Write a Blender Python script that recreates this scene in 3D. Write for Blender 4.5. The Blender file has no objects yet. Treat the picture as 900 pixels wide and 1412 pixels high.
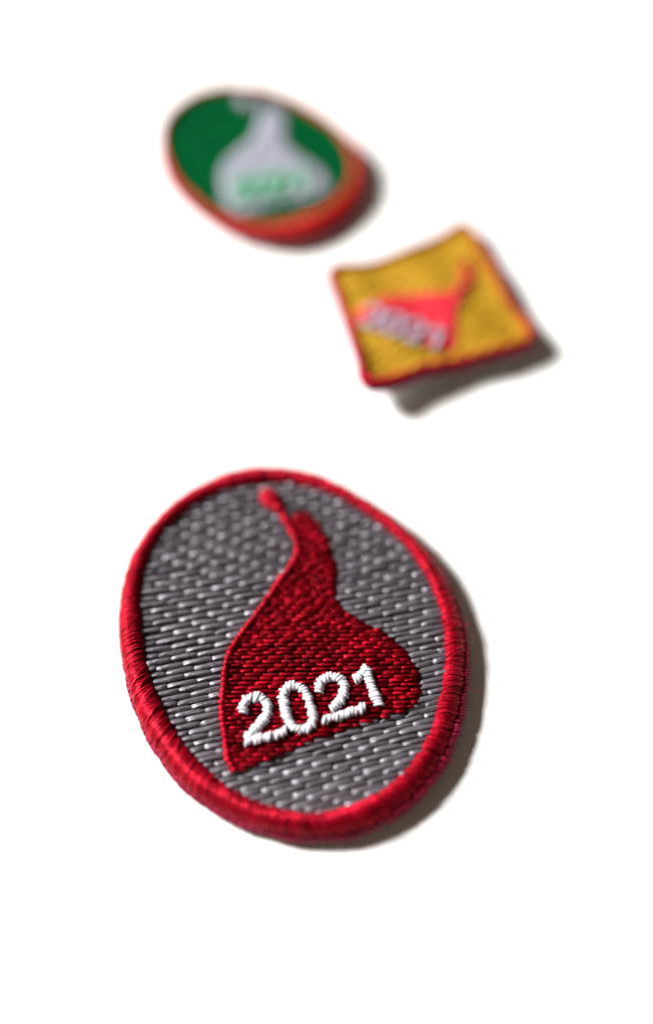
import bpy, math, random
import numpy as np
from mathutils import Matrix, Vector

random.seed(7)
RNG = np.random.default_rng(7)
MM = 0.001
scene = bpy.context.scene
COL = scene.collection

# ---------------------------------------------------------------- camera
cam_data = bpy.data.cameras.new('camera')
cam = bpy.data.objects.new('camera', cam_data)
COL.objects.link(cam)
cam.location = (0.0, -39.858 * MM, 68.208 * MM)
cam.rotation_euler = (math.radians(90 - 59.7), 0, 0)
cam_data.sensor_fit = 'VERTICAL'
cam_data.sensor_height = 36.0
cam_data.lens = 36.0 * 1400 / 1412
cam_data.clip_start = 0.002
cam_data.clip_end = 20.0
cam_data.dof.use_dof = True
cam_data.dof.focus_distance = 0.0703
cam_data.dof.aperture_fstop = 5.1
cam_data.dof.aperture_blades = 0
scene.camera = cam

# ---------------------------------------------------------------- light
world = bpy.data.worlds.new('World')
scene.world = world
world.use_nodes = True
bg = world.node_tree.nodes['Background']
bg.inputs['Color'].default_value = (1.0, 0.80, 0.63, 1)
bg.inputs['Strength'].default_value = 0.10

AZ, EL, DIST = math.radians(158), math.radians(32.5), 0.60
lamp_data = bpy.data.lights.new('desk_lamp_light', 'AREA')
lamp_data.shape = 'DISK'
lamp_data.size = 0.135
lamp_data.energy = 12.5
lamp_data.color = (1.0, 0.98, 0.955)
lamp = bpy.data.objects.new('desk_lamp_light', lamp_data)
COL.objects.link(lamp)
ld = Vector((math.cos(AZ) * math.cos(EL), math.sin(AZ) * math.cos(EL), math.sin(EL)))
lamp.location = ld * DIST
lamp.rotation_euler = ld.to_track_quat('Z', 'Y').to_euler()

scene.view_settings.view_transform = 'Standard'
scene.view_settings.look = 'None'
scene.view_settings.exposure = 0.0
scene.view_settings.gamma = 1.0
scene.render.engine = 'CYCLES'
scene.cycles.use_denoising = True
scene.cycles.max_bounces = 8

SHAPES = {
 'grey': {
  'centre': [-2.36, -12.42],
  'inner': [[-10.498, 0.209],[-10.903, 2.384],[-11.06, 4.102],[-11.036, 6.159],[-10.643, 8.397],[-9.502, 10.452],[-7.637, 12.175],[-6.02, 13.084],[-4.375, 13.806],[-2.986, 14.202],[-1.582, 14.335],[1.07, 13.74],[3.64, 12.498],[6.212, 10.768],[8.315, 8.275],[9.902, 5.447],[10.652, 1.876],[10.588, -0.119],[10.29, -2.219],[9.408, -5.179],[7.924, -7.674],[5.795, -9.557],[4.162, -10.362],[2.407, -10.784],[0.708, -10.924],[-0.952, -10.644],[-1.911, -10.268],[-3.951, -9.271],[-6.068, -7.527],[-7.994, -5.128],[-9.197, -3.115],[-9.993, -0.88]],
  'outer': [[-12.119, 0.361],[-12.485, 2.428],[-12.626, 3.802],[-12.523, 5.911],[-12.026, 7.96],[-11.049, 10.382],[-8.876, 13.014],[-7.325, 14.132],[-6.122, 14.797],[-4.457, 15.535],[-2.195, 15.873],[1.907, 14.931],[4.99, 13.144],[7.607, 11.143],[9.944, 8.205],[11.639, 5.025],[12.17, 1.92],[12.136, -0.078],[12.013, -1.862],[11.254, -4.993],[9.653, -8.084],[7.095, -10.712],[5.181, -11.643],[3.297, -12.149],[0.957, -12.332],[-1.392, -11.965],[-2.577, -11.643],[-5.238, -10.337],[-7.502, -8.618],[-9.684, -5.703],[-10.892, -3.341],[-11.737, -0.895]],
  'hat': [[0.152, 11.607],[1.093, 11.288],[1.812, 10.464],[2.36, 9.401],[2.738, 8.168],[3.002, 6.775],[2.995, 5.349],[3.2, 4.065],[3.924, 3.089],[5.007, 2.407],[6.132, 1.788],[7.286, 0.787],[8.213, -0.364],[8.712, -1.71],[8.704, -2.979],[8.113, -3.967],[7.158, -4.327],[4.82, -5.093],[1.531, -6.201],[-0.883, -7.292],[-2.789, -8.074],[-3.884, -8.316],[-4.355, -7.537],[-4.625, -6.051],[-4.928, -4.018],[-4.922, -2.242],[-4.76, -0.473],[-4.167, 1.008],[-3.195, 2.464],[-2.205, 4.008],[-1.353, 5.585],[-0.477, 6.955],[0.096, 7.985],[0.027, 8.967],[-0.263, 10.025],[-0.171, 11.097]],
  'cord': [[-1.288, 12.032],[-0.999, 11.456],[-0.711, 10.821],[-0.312, 10.003],[0.028, 9.132],[0.206, 8.088],[-0.258, 6.938],[-1.186, 5.51],[-2.039, 3.994],[-3.029, 2.453],[-3.952, 1.055],[-4.597, -0.425],[-4.755, -2.298],[-4.763, -4.071],[-4.463, -6.1],[-4.2, -7.484],[-3.779, -8.263]],
  'pom': [[-1.969, 12.677],[-1.451, 11.904]],
  'digits': [[[-3.281, -4.306],[-3.302, -3.806],[-3.07, -3.418],[-2.525, -3.231],[-1.94, -3.418],[-1.621, -3.949],[-1.689, -4.448],[-1.987, -4.943],[-2.38, -5.407],[-2.73, -5.853],[-2.96, -6.2]],[[-2.983, -6.297],[-2.418, -6.242],[-1.748, -6.103],[-1.076, -5.965],[-0.433, -5.644]],[[0.014, -2.431],[0.613, -2.606],[1.063, -3.231],[1.318, -4.092],[1.487, -4.873],[1.192, -5.407],[0.542, -5.547],[-0.034, -5.225],[-0.362, -4.448],[-0.556, -3.663],[-0.598, -3.013],[-0.358, -2.577],[0.083, -2.402]],[[1.862, -2.868],[1.86, -2.358],[2.235, -1.917],[2.862, -1.726],[3.418, -2.065],[3.635, -2.65],[3.478, -3.231],[3.13, -3.663],[2.717, -4.092]],[[2.196, -4.873],[2.851, -4.732],[3.673, -4.491],[4.36, -4.235],[4.94, -3.992]],[[4.323, -1.991],[4.676, -1.696],[5.104, -1.222]],[[5.106, -1.132],[5.259, -1.844],[5.467, -2.504],[5.729, -3.158],[5.947, -3.806]]],
 },
 'green': {
  'centre': [-6.2, 38.58],
  'inner': [[-9.279, 0.916],[-8.829, 4.026],[-6.938, 6.744],[-3.628, 8.236],[0.883, 7.64],[4.852, 5.223],[7.725, 1.984],[8.526, -1.857],[7.828, -4.737],[5.739, -7.14],[2.301, -8.996],[-1.373, -9.227],[-4.847, -7.457],[-7.66, -4.019]],
  'outer': [[-9.873, 1.008],[-9.308, 4.587],[-7.163, 7.57],[-3.838, 9.075],[0.912, 8.484],[5.116, 5.901],[8.259, 2.424],[9.979, -2.051],[9.241, -6.15],[6.692, -9.311],[2.732, -10.946],[-1.742, -10.107],[-5.342, -7.712],[-8.639, -3.664]],
  'hat': [[0.203, 5.572],[1.316, 5.99],[2.009, 4.181],[2.257, 0.964],[3.759, -0.9],[5.467, -2.382],[6.311, -4.043],[6.102, -5.22],[4.652, -6.265],[2.18, -6.847],[-0.257, -7.909],[-1.677, -8.218],[-2.855, -7.031],[-3.464, -5.081],[-3.474, -2.729],[-2.41, -0.625],[-0.952, 1.187],[-0.288, 3.359]],
  'cord': [[0.171, 5.703],[0.435, 5.831],[0.705, 5.726]],
  'pom': [[-1.539, 6.543],[-1.384, 6.707]],
  'digits': [[[-2.382, -5.084],[-2.327, -4.545],[-1.785, -4.221],[-1.191, -4.364],[-1.038, -4.861],[-1.209, -5.552],[-1.701, -6.305],[-2.142, -6.835]],[[-2.203, -6.925],[-1.645, -6.812],[-0.807, -6.642]],[[0.106, -3.831],[0.684, -4.11],[0.941, -4.982],[0.865, -5.991],[0.361, -6.405],[-0.203, -6.208],[-0.471, -5.271],[-0.394, -4.332],[0.106, -3.831]],[[1.389, -4.31],[1.454, -3.765],[2.006, -3.439],[2.601, -3.582],[2.746, -4.084],[2.56, -4.782],[2.05, -5.542],[1.596, -6.077]],[[1.532, -6.167],[2.096, -6.053],[2.943, -5.881]],[[3.385, -3.687],[3.726, -3.404],[4.06, -3.015]],[[4.06, -3.015],[4.163, -4.322],[4.265, -5.613]]],
 },
 'square': {
  'centre': [9.15, 20.16],
  'inner': [[-8.436, 3.852],[-5.509, 4.657],[-2.638, 5.896],[0.565, 7.736],[3.55, 9.355],[4.548, 6.308],[5.552, 3.508],[6.391, 0.256],[7.941, -3.554],[5.425, -4.991],[3.578, -5.63],[-0.989, -7.078],[-5.355, -8.652],[-6.404, -5.079],[-7.351, -1.444],[-7.898, 0.876]],
  'outer': [[-9.035, 4.344],[-5.896, 5.168],[-2.812, 6.522],[0.631, 8.526],[3.851, 10.329],[4.832, 6.945],[5.876, 3.877],[6.745, 0.347],[8.333, -4.036],[5.675, -5.693],[3.737, -6.413],[-1.075, -8.116],[-5.726, -10.069],[-6.838, -5.896],[-7.853, -1.547],[-8.446, 1.101]],
  'hat': [[1.895, 1.437],[0.158, 1.177],[-2.291, 1.093],[-4.036, 0.693],[-5.786, -0.652],[-6.731, -2.122],[-5.602, -3.156],[-3.255, -4.127],[-0.91, -4.912],[0.249, -5.498],[1.446, -5.341],[1.853, -3.442],[1.879, -1.562],[2.275, -0.067],[3.173, 1.255],[3.922, 2.522],[3.976, 4.223],[3.422, 5.141],[3.003, 4.486],[3.02, 3.059]],
  'cord': [[3.254, 4.593],[3.548, 3.53],[3.138, 2.108],[2.362, 1.132]],
  'pom': [[3.343, 4.881],[3.405, 4.357]],
  'digits': [[[-5.626, -1.339],[-5.402, -0.971],[-4.839, -1.06],[-4.388, -1.529],[-4.423, -2.008],[-4.793, -2.426],[-5.452, -2.668],[-5.998, -2.779]],[[-6.08, -2.808],[-5.571, -3.074],[-4.812, -3.473]],[[-3.054, -1.849],[-2.666, -2.394],[-2.745, -3.258],[-3.141, -4.02],[-3.693, -4.042],[-4.097, -3.561],[-4.014, -2.695],[-3.639, -1.995],[-3.054, -1.849]],[[-2.077, -2.956],[-1.839, -2.529],[-1.272, -2.545],[-0.831, -2.978],[-0.879, -3.461],[-1.267, -3.949],[-1.944, -4.327],[-2.496, -4.521]],[[-2.578, -4.558],[-2.076, -4.767],[-1.321, -5.058]],[[-0.154, -3.51],[0.215, -3.485],[0.608, -3.396]],[[0.608, -3.396],[0.27, -4.422],[-0.076, -5.504]]],
 },
}

# ---------------------------------------------------------------- materials
def base_mat(name):
    m = bpy.data.materials.new(name)
    m.use_nodes = True
    nt = m.node_tree
    return m, nt, nt.nodes['Principled BSDF']

def thread_mat(name, col, col2, rough=0.36, spec=0.5, tint=None, fibre=0.00016, sheen=0.0, metal=0.0):
    """Shiny multi-filament embroidery thread: filaments run along U, wrapped with a light twist."""
    m, nt, b = base_mat(name)
    N, L = nt.nodes, nt.links
    uv = N.new('ShaderNodeUVMap')
    mp = N.new('ShaderNodeMapping'); mp.inputs['Scale'].default_value = (0.7, 11, 1)
    mp.inputs['Rotation'].default_value = (0, 0, math.radians(2.5))
    L.new(uv.outputs['UV'], mp.inputs['Vector'])
    no = N.new('ShaderNodeTexNoise'); no.inputs['Scale'].default_value = 1.0
    no.inputs['Detail'].default_value = 3.0
    L.new(mp.outputs['Vector'], no.inputs['Vector'])
    geo = N.new('ShaderNodeTexCoord')
    n2 = N.new('ShaderNodeTexNoise'); n2.inputs['Scale'].default_value = 900.0
    n2.inputs['Detail'].default_value = 2.0
    L.new(geo.outputs['Object'], n2.inputs['Vector'])
    add = N.new('ShaderNodeMath'); add.operation = 'ADD'
    L.new(no.outputs['Fac'], add.inputs[0]); L.new(n2.outputs['Fac'], add.inputs[1])
    mr = N.new('ShaderNodeMapRange'); mr.inputs['From Min'].default_value = 0.7
    mr.inputs['From Max'].default_value = 1.3
    L.new(add.outputs[0], mr.inputs['Value'])
    mix = N.new('ShaderNodeMix'); mix.data_type = 'RGBA'
    mix.inputs['A'].default_value = (*col, 1); mix.inputs['B'].default_value = (*col2, 1)
    L.new(mr.outputs['Result'], mix.inputs['Factor'])
    L.new(mix.outputs['Result'], b.inputs['Base Color'])
    bp = N.new('ShaderNodeBump'); bp.inputs['Strength'].default_value = 0.9
    bp.inputs['Distance'].default_value = fibre
    L.new(no.outputs['Fac'], bp.inputs['Height'])
    L.new(bp.outputs['Normal'], b.inputs['Normal'])
    b.inputs['Roughness'].default_value = rough
    b.inputs['Specular IOR Level'].default_value = spec
    if tint: b.inputs['Specular Tint'].default_value = (*tint, 1)
    b.inputs['Metallic'].default_value = metal
    if sheen:
        b.inputs['Sheen Weight'].default_value = sheen
        b.inputs['Sheen Roughness'].default_value = 0.4
    return m

def cloth_mat(name, col, col2, scale=1500.0, rough=0.8, dist=0.00006):
    m, nt, b = base_mat(name)
    N, L = nt.nodes, nt.links
    tc = N.new('ShaderNodeTexCoord')
    no = N.new('ShaderNodeTexNoise'); no.inputs['Scale'].default_value = scale
    no.inputs['Detail'].default_value = 4.0
    L.new(tc.outputs['Object'], no.inputs['Vector'])
    mix = N.new('ShaderNodeMix'); mix.data_type = 'RGBA'
    mix.inputs['A'].default_value = (*col, 1); mix.inputs['B'].default_value = (*col2, 1)
    L.new(no.outputs['Fac'], mix.inputs['Factor'])
    L.new(mix.outputs['Result'], b.inputs['Base Color'])
    bp = N.new('ShaderNodeBump'); bp.inputs['Strength'].default_value = 0.7
    bp.inputs['Distance'].default_value = dist
    L.new(no.outputs['Fac'], bp.inputs['Height']); L.new(bp.outputs['Normal'], b.inputs['Normal'])
    b.inputs['Roughness'].default_value = rough
    return m

M = {
    'grey': thread_mat('grey_thread', (0.10, 0.091, 0.108), (0.31, 0.285, 0.325), rough=0.34, spec=0.9, metal=0.5),
    'grey_ground': cloth_mat('grey_ground_cloth', (0.005, 0.004, 0.006), (0.012, 0.010, 0.012)),
    'red': thread_mat('red_thread', (0.24, 0.001, 0.008), (0.56, 0.005, 0.030), metal=0.35, rough=0.33, spec=0.7, tint=(1, 0.12, 0.17)),
    'red_fill': thread_mat('deep_red_thread', (0.05, 0.0003, 0.0015), (0.42, 0.002, 0.014), rough=0.30, spec=0.9, tint=(1, 0.10, 0.15), metal=0.6),
    'red_ground': cloth_mat('deep_red_underlay', (0.012, 0.0003, 0.0008), (0.03, 0.0005, 0.0015)),
    'shaded_red': thread_mat('shaded_red_thread', (0.26, 0.006, 0.035), (0.36, 0.012, 0.06), rough=0.5, spec=0.4, tint=(1, 0.5, 0.6)),  # the border's red thread, shade under the edge painted in as duller magenta
    'white': thread_mat('white_thread', (0.66, 0.65, 0.73), (0.78, 0.77, 0.84), rough=0.4, spec=0.5),
    'green': thread_mat('green_thread', (0.0002, 0.070, 0.018), (0.0005, 0.11, 0.030), rough=0.8, spec=0.04, tint=(0.3, 1, 0.5)),
    'green_ground': cloth_mat('green_ground_cloth', (0.001, 0.04, 0.012), (0.002, 0.06, 0.02)),
    'soft_white': thread_mat('soft_white_thread', (0.36, 0.365, 0.45), (0.46, 0.465, 0.55), rough=0.6, spec=0.2),
    'orange_red': thread_mat('orange_red_thread', (0.50, 0.010, 0.010), (0.70, 0.022, 0.020), rough=0.4, spec=0.5, tint=(1, 0.3, 0.25)),
    'mint': thread_mat('light_green_thread', (0.10, 0.42, 0.22), (0.16, 0.52, 0.30), rough=0.45, spec=0.4),
    'yellow': thread_mat('golden_yellow_thread', (0.34, 0.18, 0.008), (0.60, 0.35, 0.025), rough=0.42, spec=0.4, tint=(1, 0.85, 0.4)),
    'yellow_ground': cloth_mat('golden_ground_cloth', (0.30, 0.14, 0.01), (0.38, 0.2, 0.015)),
    'coral': thread_mat('bright_red_thread', (0.66, 0.02, 0.045), (0.80, 0.04, 0.075), rough=0.4, spec=0.5, tint=(1, 0.5, 0.5)),
    'backing': cloth_mat('pale_backing_fleece', (0.50, 0.48, 0.49), (0.66, 0.64, 0.64), scale=2500, rough=0.95),
}

# ---------------------------------------------------------------- mesh helpers (all input in millimetres)
def mesh_obj(name, verts, faces, mat, parent=None, uvs=None, smooth=True, kind=None):
    me = bpy.data.meshes.new(name)
    verts = np.asarray(verts, dtype=np.float64) * MM
    me.vertices.add(len(verts)); me.vertices.foreach_set('co', verts.ravel())
    if isinstance(faces, np.ndarray):
        n = faces.shape[1]
        me.loops.add(faces.size); me.polygons.add(len(faces))
        me.loops.foreach_set('vertex_index', faces.astype(np.int32).ravel())
        me.polygons.foreach_set('loop_start', np.arange(0, faces.size, n, dtype=np.int32))
    else:
        flat = [i for f in faces for i in f]
        st = np.cumsum([0] + [len(f) for f in faces[:-1]]).astype(np.int32)
        me.loops.add(len(flat)); me.polygons.add(len(faces))
        me.loops.foreach_set('vertex_index', np.array(flat, dtype=np.int32))
        me.polygons.foreach_set('loop_start', st)
    me.update(calc_edges=True)
    if uvs is not None:
        idx = np.empty(len(me.loops), dtype=np.int32); me.loops.foreach_get('vertex_index', idx)
        layer = me.uv_layers.new(name='UVMap')
        layer.data.foreach_set('uv', uvs[idx].astype(np.float32).ravel())
    me.polygons.foreach_set('use_smooth', np.full(len(me.polygons), smooth))
    me.materials.append(mat)
    me.validate()
    o = bpy.data.objects.new(name, me)
    COL.objects.link(o)
    if parent: o.parent = parent
    if kind: o['kind'] = kind
    return o

def tubes(curves, ups, ra, rb, sides=7, closed=False, ridge=0.0, twist=0.0):
    """Batch of tubes. curves, ups (n,k,3); ra (sideways radius) and rb (radius along up) (n,k). Ends capped by a taper."""
    n, k, _ = curves.shape
    if closed:
        T = np.roll(curves, -1, axis=1) - np.roll(curves, 1, axis=1)
    else:
        T = np.gradient(curves, axis=1)
    T /= np.linalg.norm(T, axis=2, keepdims=True) + 1e-12
    S = np.cross(T, ups); S /= np.linalg.norm(S, axis=2, keepdims=True) + 1e-12
    U = np.cross(S, T)
    a = np.arange(sides) * 2 * math.pi / sides
    ca, sa = np.cos(a)[None, None, :, None], np.sin(a)[None, None, :, None]
    if ridge:
        rd = 1 + RNG.normal(0, ridge, (n, 1, sides)) * np.where(np.arange(sides) % 2 == 0, 1.6, -.3)[None, None] * .8
        ra = ra[:, :, None] * rd; rb = rb[:, :, None] * rd
        a2 = a[None, None] + twist * np.linspace(-1, 1, k)[None, :, None] * np.ones((n, 1, 1))
        ca, sa = np.cos(a2)[..., None], np.sin(a2)[..., None]
    else:
        ra = ra[:, :, None]; rb = rb[:, :, None]
    V = curves[:, :, None, :] + S[:, :, None, :] * ca * ra[..., None] + U[:, :, None, :] * sa * rb[..., None]
    seg = np.linalg.norm(np.diff(curves, axis=1), axis=2)
    u = np.concatenate([np.zeros((n, 1)), np.cumsum(seg, axis=1)], axis=1)
    u = u + RNG.random((n, 1)) * 200
    uu = np.repeat(u[:, :, None], sides, axis=2)
    # v goes up and back down so that the seam does not show
    vv = np.broadcast_to((np.abs((np.arange(sides) / sides) * 2 - 1) * 0.5)[None, None, :], uu.shape) + RNG.random((n, 1, 1)) * 5
    uvs = np.stack([uu, vv], axis=-1).reshape(-1, 2)
    V = V.reshape(-1, 3)
    kk = k if closed else k - 1
    i = np.arange(n)[:, None, None] * k * sides
    r0 = np.arange(kk)[None, :, None] * sides
    r1 = ((np.arange(kk) + 1) % k)[None, :, None] * sides
    s0 = np.arange(sides)[None, None, :]
    s1 = (s0 + 1) % sides
    F = np.stack([i + r0 + s0, i + r0 + s1, i + r1 + s1, i + r1 + s0], axis=-1).reshape(-1, 4)
    return V, F, uvs

def join(parts):
    V, F, U, o = [], [], [], 0
    for v, f, u in parts:
        V.append(v); F.append(f + o); U.append(u); o += len(v)
    return np.concatenate(V), np.concatenate(F), np.concatenate(U)

def in_poly(x, y, poly):
    px, py = np.array(poly).T
    c = np.zeros(np.shape(x), dtype=bool)
    j = len(px) - 1
    for i in range(len(px)):
        cond = ((py[i] > y) != (py[j] > y)) & (x < (px[j] - px[i]) * (y - py[i]) / (py[j] - py[i] + 1e-12) + px[i])
        c ^= cond
        j = i
    return c

def smooth_closed(pts, n=160):
    """Catmull-Rom through a closed list of points."""
    p = np.array(pts, float); m = len(p)
    t = np.linspace(0, m, n, endpoint=False); i = t.astype(int); f = (t - i)[:, None]
    p0, p1, p2, p3 = p[(i - 1) % m], p[i % m], p[(i + 1) % m], p[(i + 2) % m]
    return 0.5 * ((2 * p1) + (-p0 + p2) * f + (2 * p0 - 5 * p1 + 4 * p2 - p3) * f ** 2 + (-p0 + 3 * p1 - 3 * p2 + p3) * f ** 3)

def smooth_open(pts, step):
    p = np.array(pts, float)
    if len(p) > 2:
        q = np.vstack([2 * p[0] - p[1], p, 2 * p[-1] - p[-2]])
        out = []
        for i in range(1, len(q) - 2):
            for f in np.linspace(0, 1, 12, endpoint=False):
                out.append(0.5 * ((2 * q[i]) + (-q[i - 1] + q[i + 1]) * f + (2 * q[i - 1] - 5 * q[i] + 4 * q[i + 1] - q[i + 2]) * f ** 2
                                  + (-q[i - 1] + 3 * q[i] - 3 * q[i + 1] + q[i + 2]) * f ** 3))
        out.append(q[-2]); p = np.array(out)
    d = np.concatenate([[0], np.cumsum(np.linalg.norm(np.diff(p, axis=0), axis=1))])
    s = np.linspace(0, d[-1], max(2, int(round(d[-1] / step)) + 1))
    return np.stack([np.interp(s, d, p[:, 0]), np.interp(s, d, p[:, 1])], axis=1)

def offset_poly(poly, d):
    """Push a closed outline outwards (d > 0) along its normals, whatever its winding."""
    p = np.asarray(poly); t = np.roll(p, -1, 0) - np.roll(p, 1, 0)
    nrm = np.stack([t[:, 1], -t[:, 0]], 1); nrm /= np.linalg.norm(nrm, axis=1, keepdims=True) + 1e-9
    area = 0.5 * np.sum(p[:, 0] * np.roll(p[:, 1], -1) - np.roll(p[:, 0], -1) * p[:, 1])
    return p + nrm * d * (1 if area > 0 else -1)

# ---------------------------------------------------------------- fill stitching
def fill_rows(inside, box, spacing, length, angle, shift, jitter=0.06):
    """Rows of running stitches; returns (n,2,2) stitch end points."""
    x0, x1, y0, y1 = box
    out = []
    X = np.arange(x0 - 2, x1 + 2, 0.05)
    c, r, walk = y0 - 14, 0, 0.0
    sp_f = spacing if callable(spacing) else (lambda c: spacing)
    while c < y1 + 14:
        a = math.radians(angle(c)); sp = sp_f(c)
        walk += shift + random.uniform(-.13, .13)
        Y = c + math.tan(a) * X
        ok = inside(X, Y)
        if ok.any():
            d = np.diff(ok.astype(int))
            st = list(np.where(d == 1)[0] + 1); en = list(np.where(d == -1)[0] + 1)
            if ok[0]: st.insert(0, 0)
            if ok[-1]: en.append(len(X) - 1)
            for s, e in zip(st, en):
                xa, xb = X[s] + random.uniform(-.08, .08), X[min(e, len(X) - 1)] + random.uniform(-.08, .08)
                ph = (walk * length) % length
                k0 = math.ceil((xa - ph) / length)
                br = [xa]
                q = k0
                while ph + q * length < xb:
                    v = ph + q * length + random.uniform(-jitter, jitter) * length
                    if v - br[-1] > .3 * length and xb - v > .3 * length: br.append(v)
                    q += 1
                br.append(xb)
                for u, v in zip(br[:-1], br[1:]):
                    if v - u > .12 * length:
                        jy = random.uniform(-.06, .06) * sp
                        out.append(((u, c + math.tan(a) * u + jy), (v, c + math.tan(a) * v + jy)))
        c += sp / math.cos(a); r += 1
    return np.array(out)

PROF_T = np.array([-1, -.93, -.80, -.55, -.2, .2, .55, .80, .93, 1.0])
def stitch_curve_batch(ends, hf, z, w, h, dip, sides=7, stagger=0.04):
    """Humped stitches that dive into the cloth at both needle holes."""
    n = len(ends); k = len(PROF_T)
    t = (PROF_T + 1) / 2
    ex = (ends[:, 1] - ends[:, 0]); ex = ex / (np.linalg.norm(ex, axis=1, keepdims=True) + 1e-9) * .05
    ends = np.stack([ends[:, 0] - ex, ends[:, 1] + ex], 1)
    p = ends[:, 0, None, :] * (1 - t)[None, :, None] + ends[:, 1, None, :] * t[None, :, None]
    L = np.linalg.norm(ends[:, 1] - ends[:, 0], axis=1)
    prof = 1 - np.abs(PROF_T) ** 5
    bow = (1 - PROF_T ** 2) * .25
    zz = hf(p[..., 0], p[..., 1]) + z - dip + dip * prof[None] + bow[None] * np.clip(L, 0, 1.5)[:, None] * .10
    zz = zz + RNG.normal(0, stagger, (n, 1))
    # slight lean: each stitch starts a little left and ends a little right of its row
    d = ends[:, 1] - ends[:, 0]; nr = np.stack([-d[:, 1], d[:, 0]], 1) / (L[:, None] + 1e-9)
    lean = RNG.normal(0, .02, (n, 1, 1)) * PROF_T[None, :, None] + RNG.normal(0, .02, (n, 1, 1)) * (1 - PROF_T ** 2)[None, :, None]
    p = p + nr[:, None, :] * lean
    C = np.concatenate([p, zz[..., None]], axis=-1)
    taper = np.array([.6, .9, 1, 1, 1, 1, 1, 1, .9, .6])
    vw = 1 + RNG.normal(0, .07, (n, 1))
    ups = np.zeros_like(C); ups[..., 2] = 1
    return tubes(C, ups, w * taper[None] * vw, h * taper[None] * vw, sides, ridge=.075 if sides > 6 else .06, twist=.5)

def satin(path, hf, z, width, step_r, rise, slant=0.25, edge_jit=.05, side_n=9, zj=.02):
    """Satin column: arched stitches laid across a path."""
    p = np.asarray(path); t = np.gradient(p, axis=0); t /= np.linalg.norm(t, axis=1, keepdims=True) + 1e-9
    nr = np.stack([-t[:, 1], t[:, 0]], 1); n = len(p)
    s = np.linspace(-1, 1, side_n)
    width = np.asarray(width, float).reshape(-1, 1) * np.ones((n, 1))
    wv = width / 2 * (1 + RNG.normal(0, edge_jit, (n, 1)))
    P = p[:, None, :] + nr[:, None, :] * (s[None, :, None] * wv[..., None]) + t[:, None, :] * (s[None, :, None] * slant * width[..., None] / 2)
    P = P + RNG.normal(0, .02, (n, 1, 2))
    arch = np.sqrt(np.clip(1 - np.abs(s) ** 2.4, 0, 1))
    Z = hf(P[..., 0], P[..., 1]) + z + rise * (arch[None] - 1) + RNG.normal(0, zj, (n, 1))
    C = np.concatenate([P, Z[..., None]], axis=-1)
    U = np.zeros_like(C)
    U[..., :2] = nr[:, None, :] * s[None, :, None] * .9; U[..., 2] = arch[None] + .15
    U /= np.linalg.norm(U, axis=2, keepdims=True)
    tp = np.array([.7] + [1.] * (side_n - 2) + [.7])[None]
    r = np.ones((n, side_n)) * step_r * tp * (1 + RNG.normal(0, .08, (n, 1)))
    return tubes(C, U, r, r * .85, 6)

def core(path, hf, z, ra, rb):
    p = np.asarray(path); Z = hf(p[:, 0], p[:, 1]) + z
    C = np.concatenate([p, Z[:, None]], 1)[None]
    U = np.zeros_like(C); U[..., 2] = 1
    k = C.shape[1]; tp = np.ones(k); tp[0] = tp[-1] = .3
    return tubes(C, U, ra * tp[None], rb * tp[None], 8)

def ring_sheet(outline, hf, ztop, zbot, rings=10):
    """Star-shaped slab that follows the warp hf."""
    o = np.asarray(outline); n = len(o); V, F = [], []
    fr = np.linspace(0, 1, rings + 1)[1:]
    for zb in (ztop, zbot):
        V.append([0, 0, float(hf(np.float64(0), np.float64(0))) + zb])
        for f in fr:
            for q in o: V.append([q[0] * f, q[1] * f, float(hf(q[0] * f, q[1] * f)) + zb])
    B = 1 + rings * n
    for s, off in ((0, 0), (1, B)):
        for j in range(n):
            j2 = (j + 1) % n
            tri = [off, off + 1 + j, off + 1 + j2]
            F.append(tri)
            for r in range(rings - 1):
                a = off + 1 + r * n
                F.append([a + j, a + n + j, a + n + j2, a + j2])
    a = 1 + (rings - 1) * n
    for j in range(n):
        j2 = (j + 1) % n
        F.append([a + j, a + j2, B + a + j2, B + a + j])
    return V, F

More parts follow.
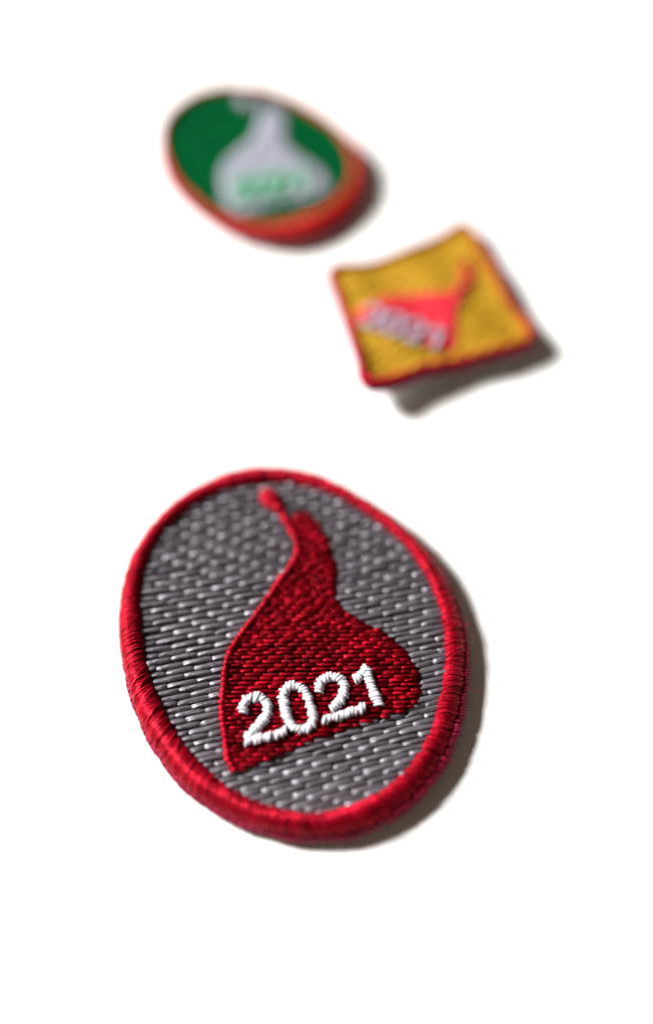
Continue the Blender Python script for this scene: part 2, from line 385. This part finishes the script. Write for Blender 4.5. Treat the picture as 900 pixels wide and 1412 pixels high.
# ---------------------------------------------------------------- one embroidered patch
def build_patch(name, label, group, sh, hf, st):
    root = bpy.data.objects.new(name, None); COL.objects.link(root)
    root.empty_display_size = 0.005
    root.location = (sh['centre'][0] * MM, sh['centre'][1] * MM, 0)
    root['label'] = label; root['category'] = 'patch'; root['group'] = group

    # border: radial inner/outer outlines -> centre line, half width, outward normal
    th = np.linspace(0, 2 * math.pi, 720, endpoint=False)
    def radial(pts):
        q = smooth_closed(pts, 400) if st['round'] else np.array(smooth_closed(pts, 900))
        a = np.arctan2(q[:, 1], q[:, 0]) % (2 * math.pi); r = np.hypot(q[:, 0], q[:, 1])
        i = np.argsort(a); r = np.interp(th, a[i], r[i], period=2 * math.pi)
        if st['round']:
            f = np.fft.rfft(r); f[9:] = 0; r = np.fft.irfft(f, len(r))
        return r
    ri, ro = radial(sh['inner']) + .06, radial(sh['outer']) - st.get('trim', 0) + .12 * np.clip(np.cos(th + .4), 0, 1)
    cr = (ri + ro) / 2
    C = np.stack([cr * np.cos(th), cr * np.sin(th)], 1)
    T = np.roll(C, -3, 0) - np.roll(C, 3, 0); T /= np.linalg.norm(T, axis=1, keepdims=True)
    NR = np.stack([T[:, 1], -T[:, 0]], 1)
    rad = np.stack([np.cos(th), np.sin(th)], 1)
    hw = (ro - ri) / 2 * np.clip((NR * rad).sum(1), .6, 1)
    arc = np.concatenate([[0], np.cumsum(np.linalg.norm(np.roll(C, -1, 0) - C, axis=1))]); per = arc[-1]
    def at(s):
        s = np.mod(s, per); w = lambda A: np.interp(s, arc, np.append(A, A[0]))
        return (np.stack([w(C[:, 0]), w(C[:, 1])], -1), np.stack([w(NR[:, 0]), w(NR[:, 1])], -1), w(hw))
    ztop, zmid = st['ztop'], st['zmid']
    # the edge droops on the side that curls away from the light
    droop = lambda q: st['droop'] * np.clip(q[..., 0] * .93 - q[..., 1] * .30, 0, 1)
    hh = ztop - zmid
    # backing slab
    cloth_edge = C + NR * (hw[:, None] * .1)
    V, F = ring_sheet(cloth_edge[::6], hf, st['zfield'] - .28, .22)
    mesh_obj('ground_cloth', V, F, M[st['ground']], root)
    V, F = ring_sheet((C + NR * (hw[:, None] * .78 + st['back_out'] * np.clip(-NR[:, 1:2] * 1.2 + .3, -.3, 1)))[::4], hf, .30, .02)
    mesh_obj('backing', V, F, M['backing'], root)

    # border roll core + overlock stitches
    lump = lambda s: .045 * np.sin(s * 1.1) + .035 * np.sin(s * 2.7 + 1) + .022 * np.sin(s * 4.3 + 2) * np.sin(s * .37)
    ns, nph = 300, 22
    s = np.linspace(0, per, ns, endpoint=False)
    c, nn, w = at(s)
    pc = np.linspace(0, 2 * math.pi, nph, endpoint=False)[None]
    lm = lump(s)[:, None]
    wc = (w[:, None] - .07) * (1 + lm * .6); hc = (hh - .07) * (1 + lm * .8)
    P = c[:, None] + nn[:, None] * (wc * -np.cos(pc))[..., None]
    Z = hf(P[..., 0], P[..., 1]) + zmid + hc * np.sin(pc) - droop(nn)[:, None] * wc * (1 - np.cos(pc)) * .5 * np.clip(np.sin(pc) * 2 + 1, 0, 1)
    Z = np.maximum(Z, .03)
    v = np.concatenate([P, Z[..., None]], -1).reshape(-1, 3)
    A, B2 = np.meshgrid(np.arange(ns), np.arange(nph), indexing='ij')
    f = np.stack([A * nph + B2, ((A + 1) % ns) * nph + B2, ((A + 1) % ns) * nph + (B2 + 1) % nph, A * nph + (B2 + 1) % nph], -1).reshape(-1, 4)
    u = np.stack([np.broadcast_to(pc * .8, (ns, nph)), np.broadcast_to(s[:, None] * 3, (ns, nph))], -1).reshape(-1, 2)
    border = mesh_obj('border', v, f, M['red_fill'], root, u)
    step = st['bstep']; n = int(per / step)
    s = (np.arange(n) + RNG.uniform(-.2, .2, n)) * per / n
    ph = np.radians(np.linspace(-38, 232, 13))
    S2 = s[:, None] + (np.linspace(0, 1, 13) - .5)[None, :] * (st['bslant'] + RNG.normal(0, .15, (n, 1)))
    c, nn, w = at(S2)
    lm = lump(S2)
    wj = w * (1 + lm * .6) + RNG.normal(0, .018, (n, 1)); hj = hh * (1 + lm * .8) + RNG.normal(0, .022, (n, 1))
    P = c + nn * (wj * -np.cos(ph)[None])[..., None]
    Z = hf(P[..., 0], P[..., 1]) + zmid + hj * np.sin(ph)[None] - droop(nn) * wj * (1 - np.cos(ph)[None]) * .5 * np.clip(np.sin(ph)[None] * 2 + 1, 0, 1)
    Z = np.maximum(Z, .06)
    CC = np.concatenate([P, Z[..., None]], -1)
    UP = np.concatenate([nn * (-np.cos(ph))[None, :, None] * hh, (np.sin(ph)[None] * w)[..., None]], -1)
    UP /= np.linalg.norm(UP, axis=2, keepdims=True) + 1e-9
    r = np.ones((n, 13)) * step * .52 * (1 + RNG.normal(0, .16, (n, 1)))
    allp = [tubes(CC, UP, r, r * .9, 8, ridge=.08, twist=.8)]
    # a few loose stitches that cross the others at a steeper slant
    m = n // 9
    s = RNG.uniform(0, per, m); ph2 = np.radians(np.linspace(20, 170, 13))
    S2 = s[:, None] + (np.linspace(0, 1, 13) - .5)[None] * (st['bslant'] * 1.6 + RNG.normal(0, .35, (m, 1)))
    c, nn, w = at(S2); lm = lump(S2)
    P = c + nn * ((w * (1 + lm * .6) + .05) * -np.cos(ph2)[None])[..., None]
    Z = hf(P[..., 0], P[..., 1]) + zmid + (hh * (1 + lm * .8) + .05) * np.sin(ph2)[None] - droop(nn) * w * (1 - np.cos(ph2)[None]) * .5
    CC = np.concatenate([P, Z[..., None]], -1)
    UP = np.concatenate([nn * (-np.cos(ph2))[None, :, None], np.broadcast_to(np.sin(ph2)[None, :, None], (m, 13, 1))], -1)
    tp = np.array([.3, .8] + [1] * 9 + [.8, .3])
    r = np.ones((m, 13)) * step * .55 * tp[None]
    allp.append(tubes(CC, UP, r, r * .8, 6))
    v, f, u = join(allp)
    mesh_obj('overlock_stitching', v, f, M[st['border']], border, u, kind='stuff')
    # lower lip: where the overlock thread locks under the edge
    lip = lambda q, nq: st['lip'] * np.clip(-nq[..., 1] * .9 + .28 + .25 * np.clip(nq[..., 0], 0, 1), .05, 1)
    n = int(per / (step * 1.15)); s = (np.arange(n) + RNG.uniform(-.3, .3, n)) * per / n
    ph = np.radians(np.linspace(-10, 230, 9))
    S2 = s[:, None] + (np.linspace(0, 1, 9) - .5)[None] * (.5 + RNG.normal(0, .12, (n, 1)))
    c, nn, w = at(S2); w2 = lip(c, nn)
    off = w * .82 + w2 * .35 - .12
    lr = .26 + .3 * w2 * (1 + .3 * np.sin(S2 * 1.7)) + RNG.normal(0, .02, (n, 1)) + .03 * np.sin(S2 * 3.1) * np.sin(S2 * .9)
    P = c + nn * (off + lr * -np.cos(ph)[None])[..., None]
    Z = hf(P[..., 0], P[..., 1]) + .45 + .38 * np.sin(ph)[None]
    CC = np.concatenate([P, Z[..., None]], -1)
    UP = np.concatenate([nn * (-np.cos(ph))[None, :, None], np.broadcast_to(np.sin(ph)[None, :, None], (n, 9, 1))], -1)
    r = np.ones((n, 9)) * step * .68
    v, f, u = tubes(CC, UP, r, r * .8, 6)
    mesh_obj('edge_lip', v, f, M['shaded_red'], root, u, kind='stuff')

    # field stitches
    hatp = smooth_closed(sh['hat'], 220)
    edge = np.stack([(ri + .25) * np.cos(th), (ri + .25) * np.sin(th)], 1)[::4]
    hat_in = offset_poly(hatp, -.12)
    inside = lambda X, Y: in_poly(X, Y, edge) & ~in_poly(X, Y, hat_in)
    e = np.array(edge); box = (e[:, 0].min(), e[:, 0].max(), e[:, 1].min(), e[:, 1].max())
    ends = fill_rows(inside, box, st['row'], st['len'], st['angle'], st['shift'])
    zf = st['zfield'] - st['th']
    if st.get('single'):
        field = [o for o in root.children if o.name.startswith('ground_cloth')][0]
        field.name = 'stitched_field'
        L = np.linalg.norm(ends[:, 1] - ends[:, 0], axis=1)
        mid = ends.mean(1)
        size = L / (40 + mid[:, 1]) ** 2
        order = np.argsort(-size)
        first, rest = order[:st['single']], order[st['single']:]
        L0 = st['len']
        protos = []
        for q in range(14):
            v, f, u = stitch_curve_batch(np.array([[[-L0 / 2, 0], [L0 / 2, 0]]]), lambda x, y: x * 0, 0, st['tw'], st['th'], st['dip'], 14, 0)
            v[:, 1] += .018 * np.sin(v[:, 0] * 1.4 + q)
            me = mesh_obj('stitch', v, f, M[st['fill']], None, u)
            protos.append(me)
        for qi, i in enumerate(first):
            src = protos[qi % len(protos)]
            o = src if qi < len(protos) else src.copy()
            if qi >= len(protos): COL.objects.link(o)
            d = ends[i, 1] - ends[i, 0]
            o.parent = field
            o.location = (mid[i, 0] * MM, mid[i, 1] * MM, (float(hf(mid[i, 0], mid[i, 1])) + zf + random.gauss(0, .035)) * MM)
            o.rotation_euler = (0, random.gauss(0, .012), math.atan2(d[1], d[0]) + random.gauss(0, .008))
            o.scale = (L[i] / L0, 1 + random.gauss(0, .07), 1 + random.gauss(0, .05))
        v, f, u = stitch_curve_batch(ends[rest], hf, zf, st['tw'], st['th'], st['dip'], 14)
        mesh_obj('short_stitches', v, f, M[st['fill']], field, u, kind='stuff')
    else:
        v, f, u = stitch_curve_batch(ends, hf, zf, st['tw'], st['th'], st['dip'], 6)
        mesh_obj('field_stitching', v, f, M[st['fill']], root, u, kind='stuff')

    # hat: underlay ribbons + fill
    hz = st['zhat']
    hi = offset_poly(hatp, -.05)
    rows = fill_rows(lambda X, Y: in_poly(X, Y, hi), (hi[:, 0].min(), hi[:, 0].max(), hi[:, 1].min(), hi[:, 1].max()), .16, 1.0, lambda c: 0, .5, 0)
    n = len(rows); A, B = rows[:, 0], rows[:, 1]
    q = np.stack([A + [0, -.1], B + [0, -.1], B + [0, .1], A + [0, .1]], 1)
    zt = hf(q[..., 0], q[..., 1]) + hz - .22
    top = np.concatenate([q, zt[..., None]], -1); bot = top.copy(); bot[..., 2] -= .3
    top[..., 2] += RNG.uniform(-.01, .01, (n, 1))
    VV = np.concatenate([top, bot], 1).reshape(-1, 3)
    o8 = np.arange(n)[:, None, None] * 8
    fq = np.array([[0, 1, 2, 3], [4, 7, 6, 5], [0, 4, 5, 1], [1, 5, 6, 2], [2, 6, 7, 3], [3, 7, 4, 0]])[None]
    hat = mesh_obj('hat_motif', VV, (o8 + fq).reshape(-1, 4), M[st['hat_ground']], root, None, smooth=False)
    he = fill_rows(lambda X, Y: in_poly(X, Y, hatp), (hi[:, 0].min(), hi[:, 0].max(), hi[:, 1].min(), hi[:, 1].max()),
                   st['hrow'], st['hlen'], st['hangle'], st['hshift'], st.get('hjit', .09))
    v, f, u = stitch_curve_batch(he, hf, hz - st['hth'], st['htw'], st['hth'], st['hdip'], 8, st.get('hstag', .04))
    mesh_obj('hat_stitching', v, f, M[st['hat']], hat, u, kind='stuff')
    # corded outline of the hat
    cp = smooth_open(sh['cord'], st['cstep'])
    v, f, u = join([core(cp, hf, hz - .02, st['cw'] * .26, .12), satin(cp, hf, hz + .06, st['cw'] * np.interp(np.linspace(0, 1, len(cp)), [0, .18, .26, 1], [1.0, .9, .62, .6]), st['cstep'] * .47, .22, .4, .2, zj=.035)])
    mesh_obj('hat_outline', v, f, M[st['cordmat']], root, u)
    # pompom: a small knot of satin stitches
    pr = st['pr']; parts = []
    for (cx, cy), k in zip(sh['pom'], (1.0, .55)):
        nseg = max(4, int(pr * 2 * k / .2))
        pth = np.stack([np.full(nseg, cx), np.linspace(cy - pr * k * .85, cy + pr * k * .85, nseg)], 1)
        wv = np.sqrt(np.clip(1 - (np.linspace(-.9, .9, nseg)) ** 2, .05, 1)) * pr * 2 * k
        for a_, w_ in zip(pth, wv):
            pp = np.stack([a_ - [.0, .05], a_ + [0, .05]])
            parts.append(tuple(satin(pp, hf, hz + .26 * w_ / (2 * pr) + .02, w_, .12, .38, .3)))
        parts.append(core(np.array([[cx, cy - pr * k * .8], [cx, cy - pr * k * .3], [cx, cy + pr * k * .3], [cx, cy + pr * k * .8]]), hf, hz, pr * k * .8, .3))
    v, f, u = join(parts)
    mesh_obj('pompom', v, f, M[st['pommat']], root, u)
    # the year, one object per digit
    grp = [('2', (0, 1)), ('0', (2,)), ('2', (3, 4)), ('1', (5, 6))]
    for ch, idx in grp:
        parts = []
        for i in idx:
            pth = smooth_open(sh['digits'][i], st['dstep'])
            parts.append(core(pth, hf, hz + .04, st['dw'] * .36, .2))
            parts.append(satin(pth, hf, hz + .24, st['dw'], st['dstep'] * .56, .24, .34, .16, zj=.04))
        v, f, u = join(parts)
        d = mesh_obj('digit', v, f, M[st['digit']], root, u)
        d['label'] = 'embroidered digit %s' % ch
    return root, at, per

def fibres(parent, name, spots, mat, n, length, rad, zr):
    C = []
    for _ in range(n):
        x, y, z = spots(); a = random.uniform(0, 6.28); L = length * random.uniform(.4, 1.3); b = random.uniform(-1.1, 1.1)
        pts = []
        el = random.uniform(0.1, 1.1)
        for k in range(8):
            pts.append((x, y, max(z, .03)))
            x += math.cos(a) * math.cos(el) * L / 7; y += math.sin(a) * math.cos(el) * L / 7; z += math.sin(el) * L / 7
            a += b / 7; el -= .2 * random.random()
        C.append(pts)
    C = np.array(C); U = np.zeros_like(C); U[..., 2] = 1
    r = np.full(C.shape[:2], rad)
    v, f, u = tubes(C, U, r, r, 4)
    return mesh_obj(name, v, f, M[mat], parent, u, kind='stuff')

# ---------------------------------------------------------------- setting
m, nt, b = base_mat('white_card')
N, L = nt.nodes, nt.links
tc = N.new('ShaderNodeTexCoord')
no = N.new('ShaderNodeTexNoise'); no.inputs['Scale'].default_value = 2200; no.inputs['Detail'].default_value = 5
L.new(tc.outputs['Object'], no.inputs['Vector'])
bp = N.new('ShaderNodeBump'); bp.inputs['Strength'].default_value = .35; bp.inputs['Distance'].default_value = .00003
L.new(no.outputs['Fac'], bp.inputs['Height']); L.new(bp.outputs['Normal'], b.inputs['Normal'])
mx = N.new('ShaderNodeMix'); mx.data_type = 'RGBA'
mx.inputs['A'].default_value = (.83, .83, .82, 1); mx.inputs['B'].default_value = (.87, .87, .86, 1)
L.new(no.outputs['Fac'], mx.inputs['Factor']); L.new(mx.outputs['Result'], b.inputs['Base Color'])
b.inputs['Roughness'].default_value = .7
W = 900.0
nx = 12
V = [(-W + 2 * W * i / nx, -W + 2 * W * j / nx, 0) for j in range(nx + 1) for i in range(nx + 1)]
F = [[j * (nx + 1) + i, j * (nx + 1) + i + 1, (j + 1) * (nx + 1) + i + 1, (j + 1) * (nx + 1) + i] for j in range(nx) for i in range(nx)]
mesh_obj('tabletop', V, F, m, None, kind='structure')

# ---------------------------------------------------------------- the three patches
GROUP = 'embroidered hat patches on the white tabletop'
common = dict(droop=1.0, ztop=1.70, zmid=.88, zfield=1.28, zhat=1.50, bstep=.19, bslant=.95, back_out=.1, lip=.45,
              border='red', cordmat='red', pr=.80, cw=.46, cstep=.40, dw=.60, dstep=.215, digit='white')
grey = dict(common, round=True, ground='grey_ground', fill='grey', row=lambda c: .455 + .007 * c, len=2.0, tw=.192, th=.19, dip=.19,
            angle=lambda c: 11.5 - .25 * c, shift=.5, single=300,
            hat='red_fill', hat_ground='red_ground', hrow=.315, hlen=1.05, htw=.132, hth=.13, hdip=.23, hjit=.22, hstag=.03,
            hangle=lambda c: 1.0, hshift=.36, pommat='red')
root_g, at_g, per_g = build_patch('embroidered_patch', 'large sharp oval patch of charcoal grey stitching with a dark red hat, nearest the camera',
                  GROUP, SHAPES['grey'], lambda x, y: 0.10 + .006 * x + 0 * y, grey)
def rim_spot():
    c, nn, w = at_g(np.array(random.uniform(0, per_g)))
    return float(c[0] + nn[0] * w * random.uniform(.5, 1.25)), float(c[1] + nn[1] * w * random.uniform(.5, 1.25)), random.uniform(.2, 1.4)
fibres(root_g, 'loose_red_fibres', rim_spot, 'red', 200, .9, .013, 1)
def field_spot():
    hp = smooth_closed(SHAPES['grey']['hat'], 120)
    while True:
        x, y = random.uniform(-9, 9), random.uniform(-10, 9)
        if not in_poly(np.array([x, x - .8, x + .8]), np.array([y, y, y]), hp).any(): return x, y, 1.4
fibres(root_g, 'loose_grey_fibres', field_spot, 'grey', 50, .9, .013, 1)
fibres(root_g, 'backing_fluff', lambda: (lambda q: (q[0], q[1], random.uniform(.05, .3)))(rim_spot()), 'backing', 260, .8, .014, 1)

green = dict(common, border='orange_red', round=True, ground='green_ground', fill='green', row=.42, len=1.7, tw=.24, th=.2, dip=.25,
             angle=lambda c: -12, shift=.3, ztop=1.8, zmid=1.1, zfield=1.45, zhat=1.66, lip=.1, trim=.2,
             hat='soft_white', hat_ground='soft_white', hrow=.36, hlen=1.3, htw=.2, hth=.16, hdip=.2, hangle=lambda c: 3.0, hshift=.37,
             pommat='soft_white', cordmat='soft_white', digit='mint', pr=.9)
build_patch('embroidered_patch', 'blurred dark green oval patch with a white hat and a red rim, farthest back',
            GROUP, SHAPES['green'], lambda x, y: .75 - .035 * x + .03 * y, green)
square = dict(common, border='red', round=False, ground='yellow_ground', fill='yellow', row=.36, len=1.6, tw=.24, th=.2, dip=.25,
              angle=lambda c: 20, shift=.3, ztop=1.25, zmid=.72, zfield=.95, zhat=1.15, lip=.1, back_out=.0, trim=.1,
              hat='coral', hat_ground='coral', hrow=.36, hlen=1.3, htw=.2, hth=.16, hdip=.2, hangle=lambda c: 20.0, hshift=.37,
              pommat='red_fill', cordmat='red_fill', digit='soft_white', pr=.4, dw=.45)
def sq_h(x, y):
    u = x / 9.; v = y / 9.
    return .42 - .6 * v + .35 * u * v + .2 * u * u + .4 * np.maximum(0, -v) * np.maximum(0, -u) + .12 * np.sin(x * .9 + y * .5)
build_patch('embroidered_patch', 'blurred square golden yellow patch with a bright red hat, curling off the table',
            GROUP, SHAPES['square'], sq_h, square)
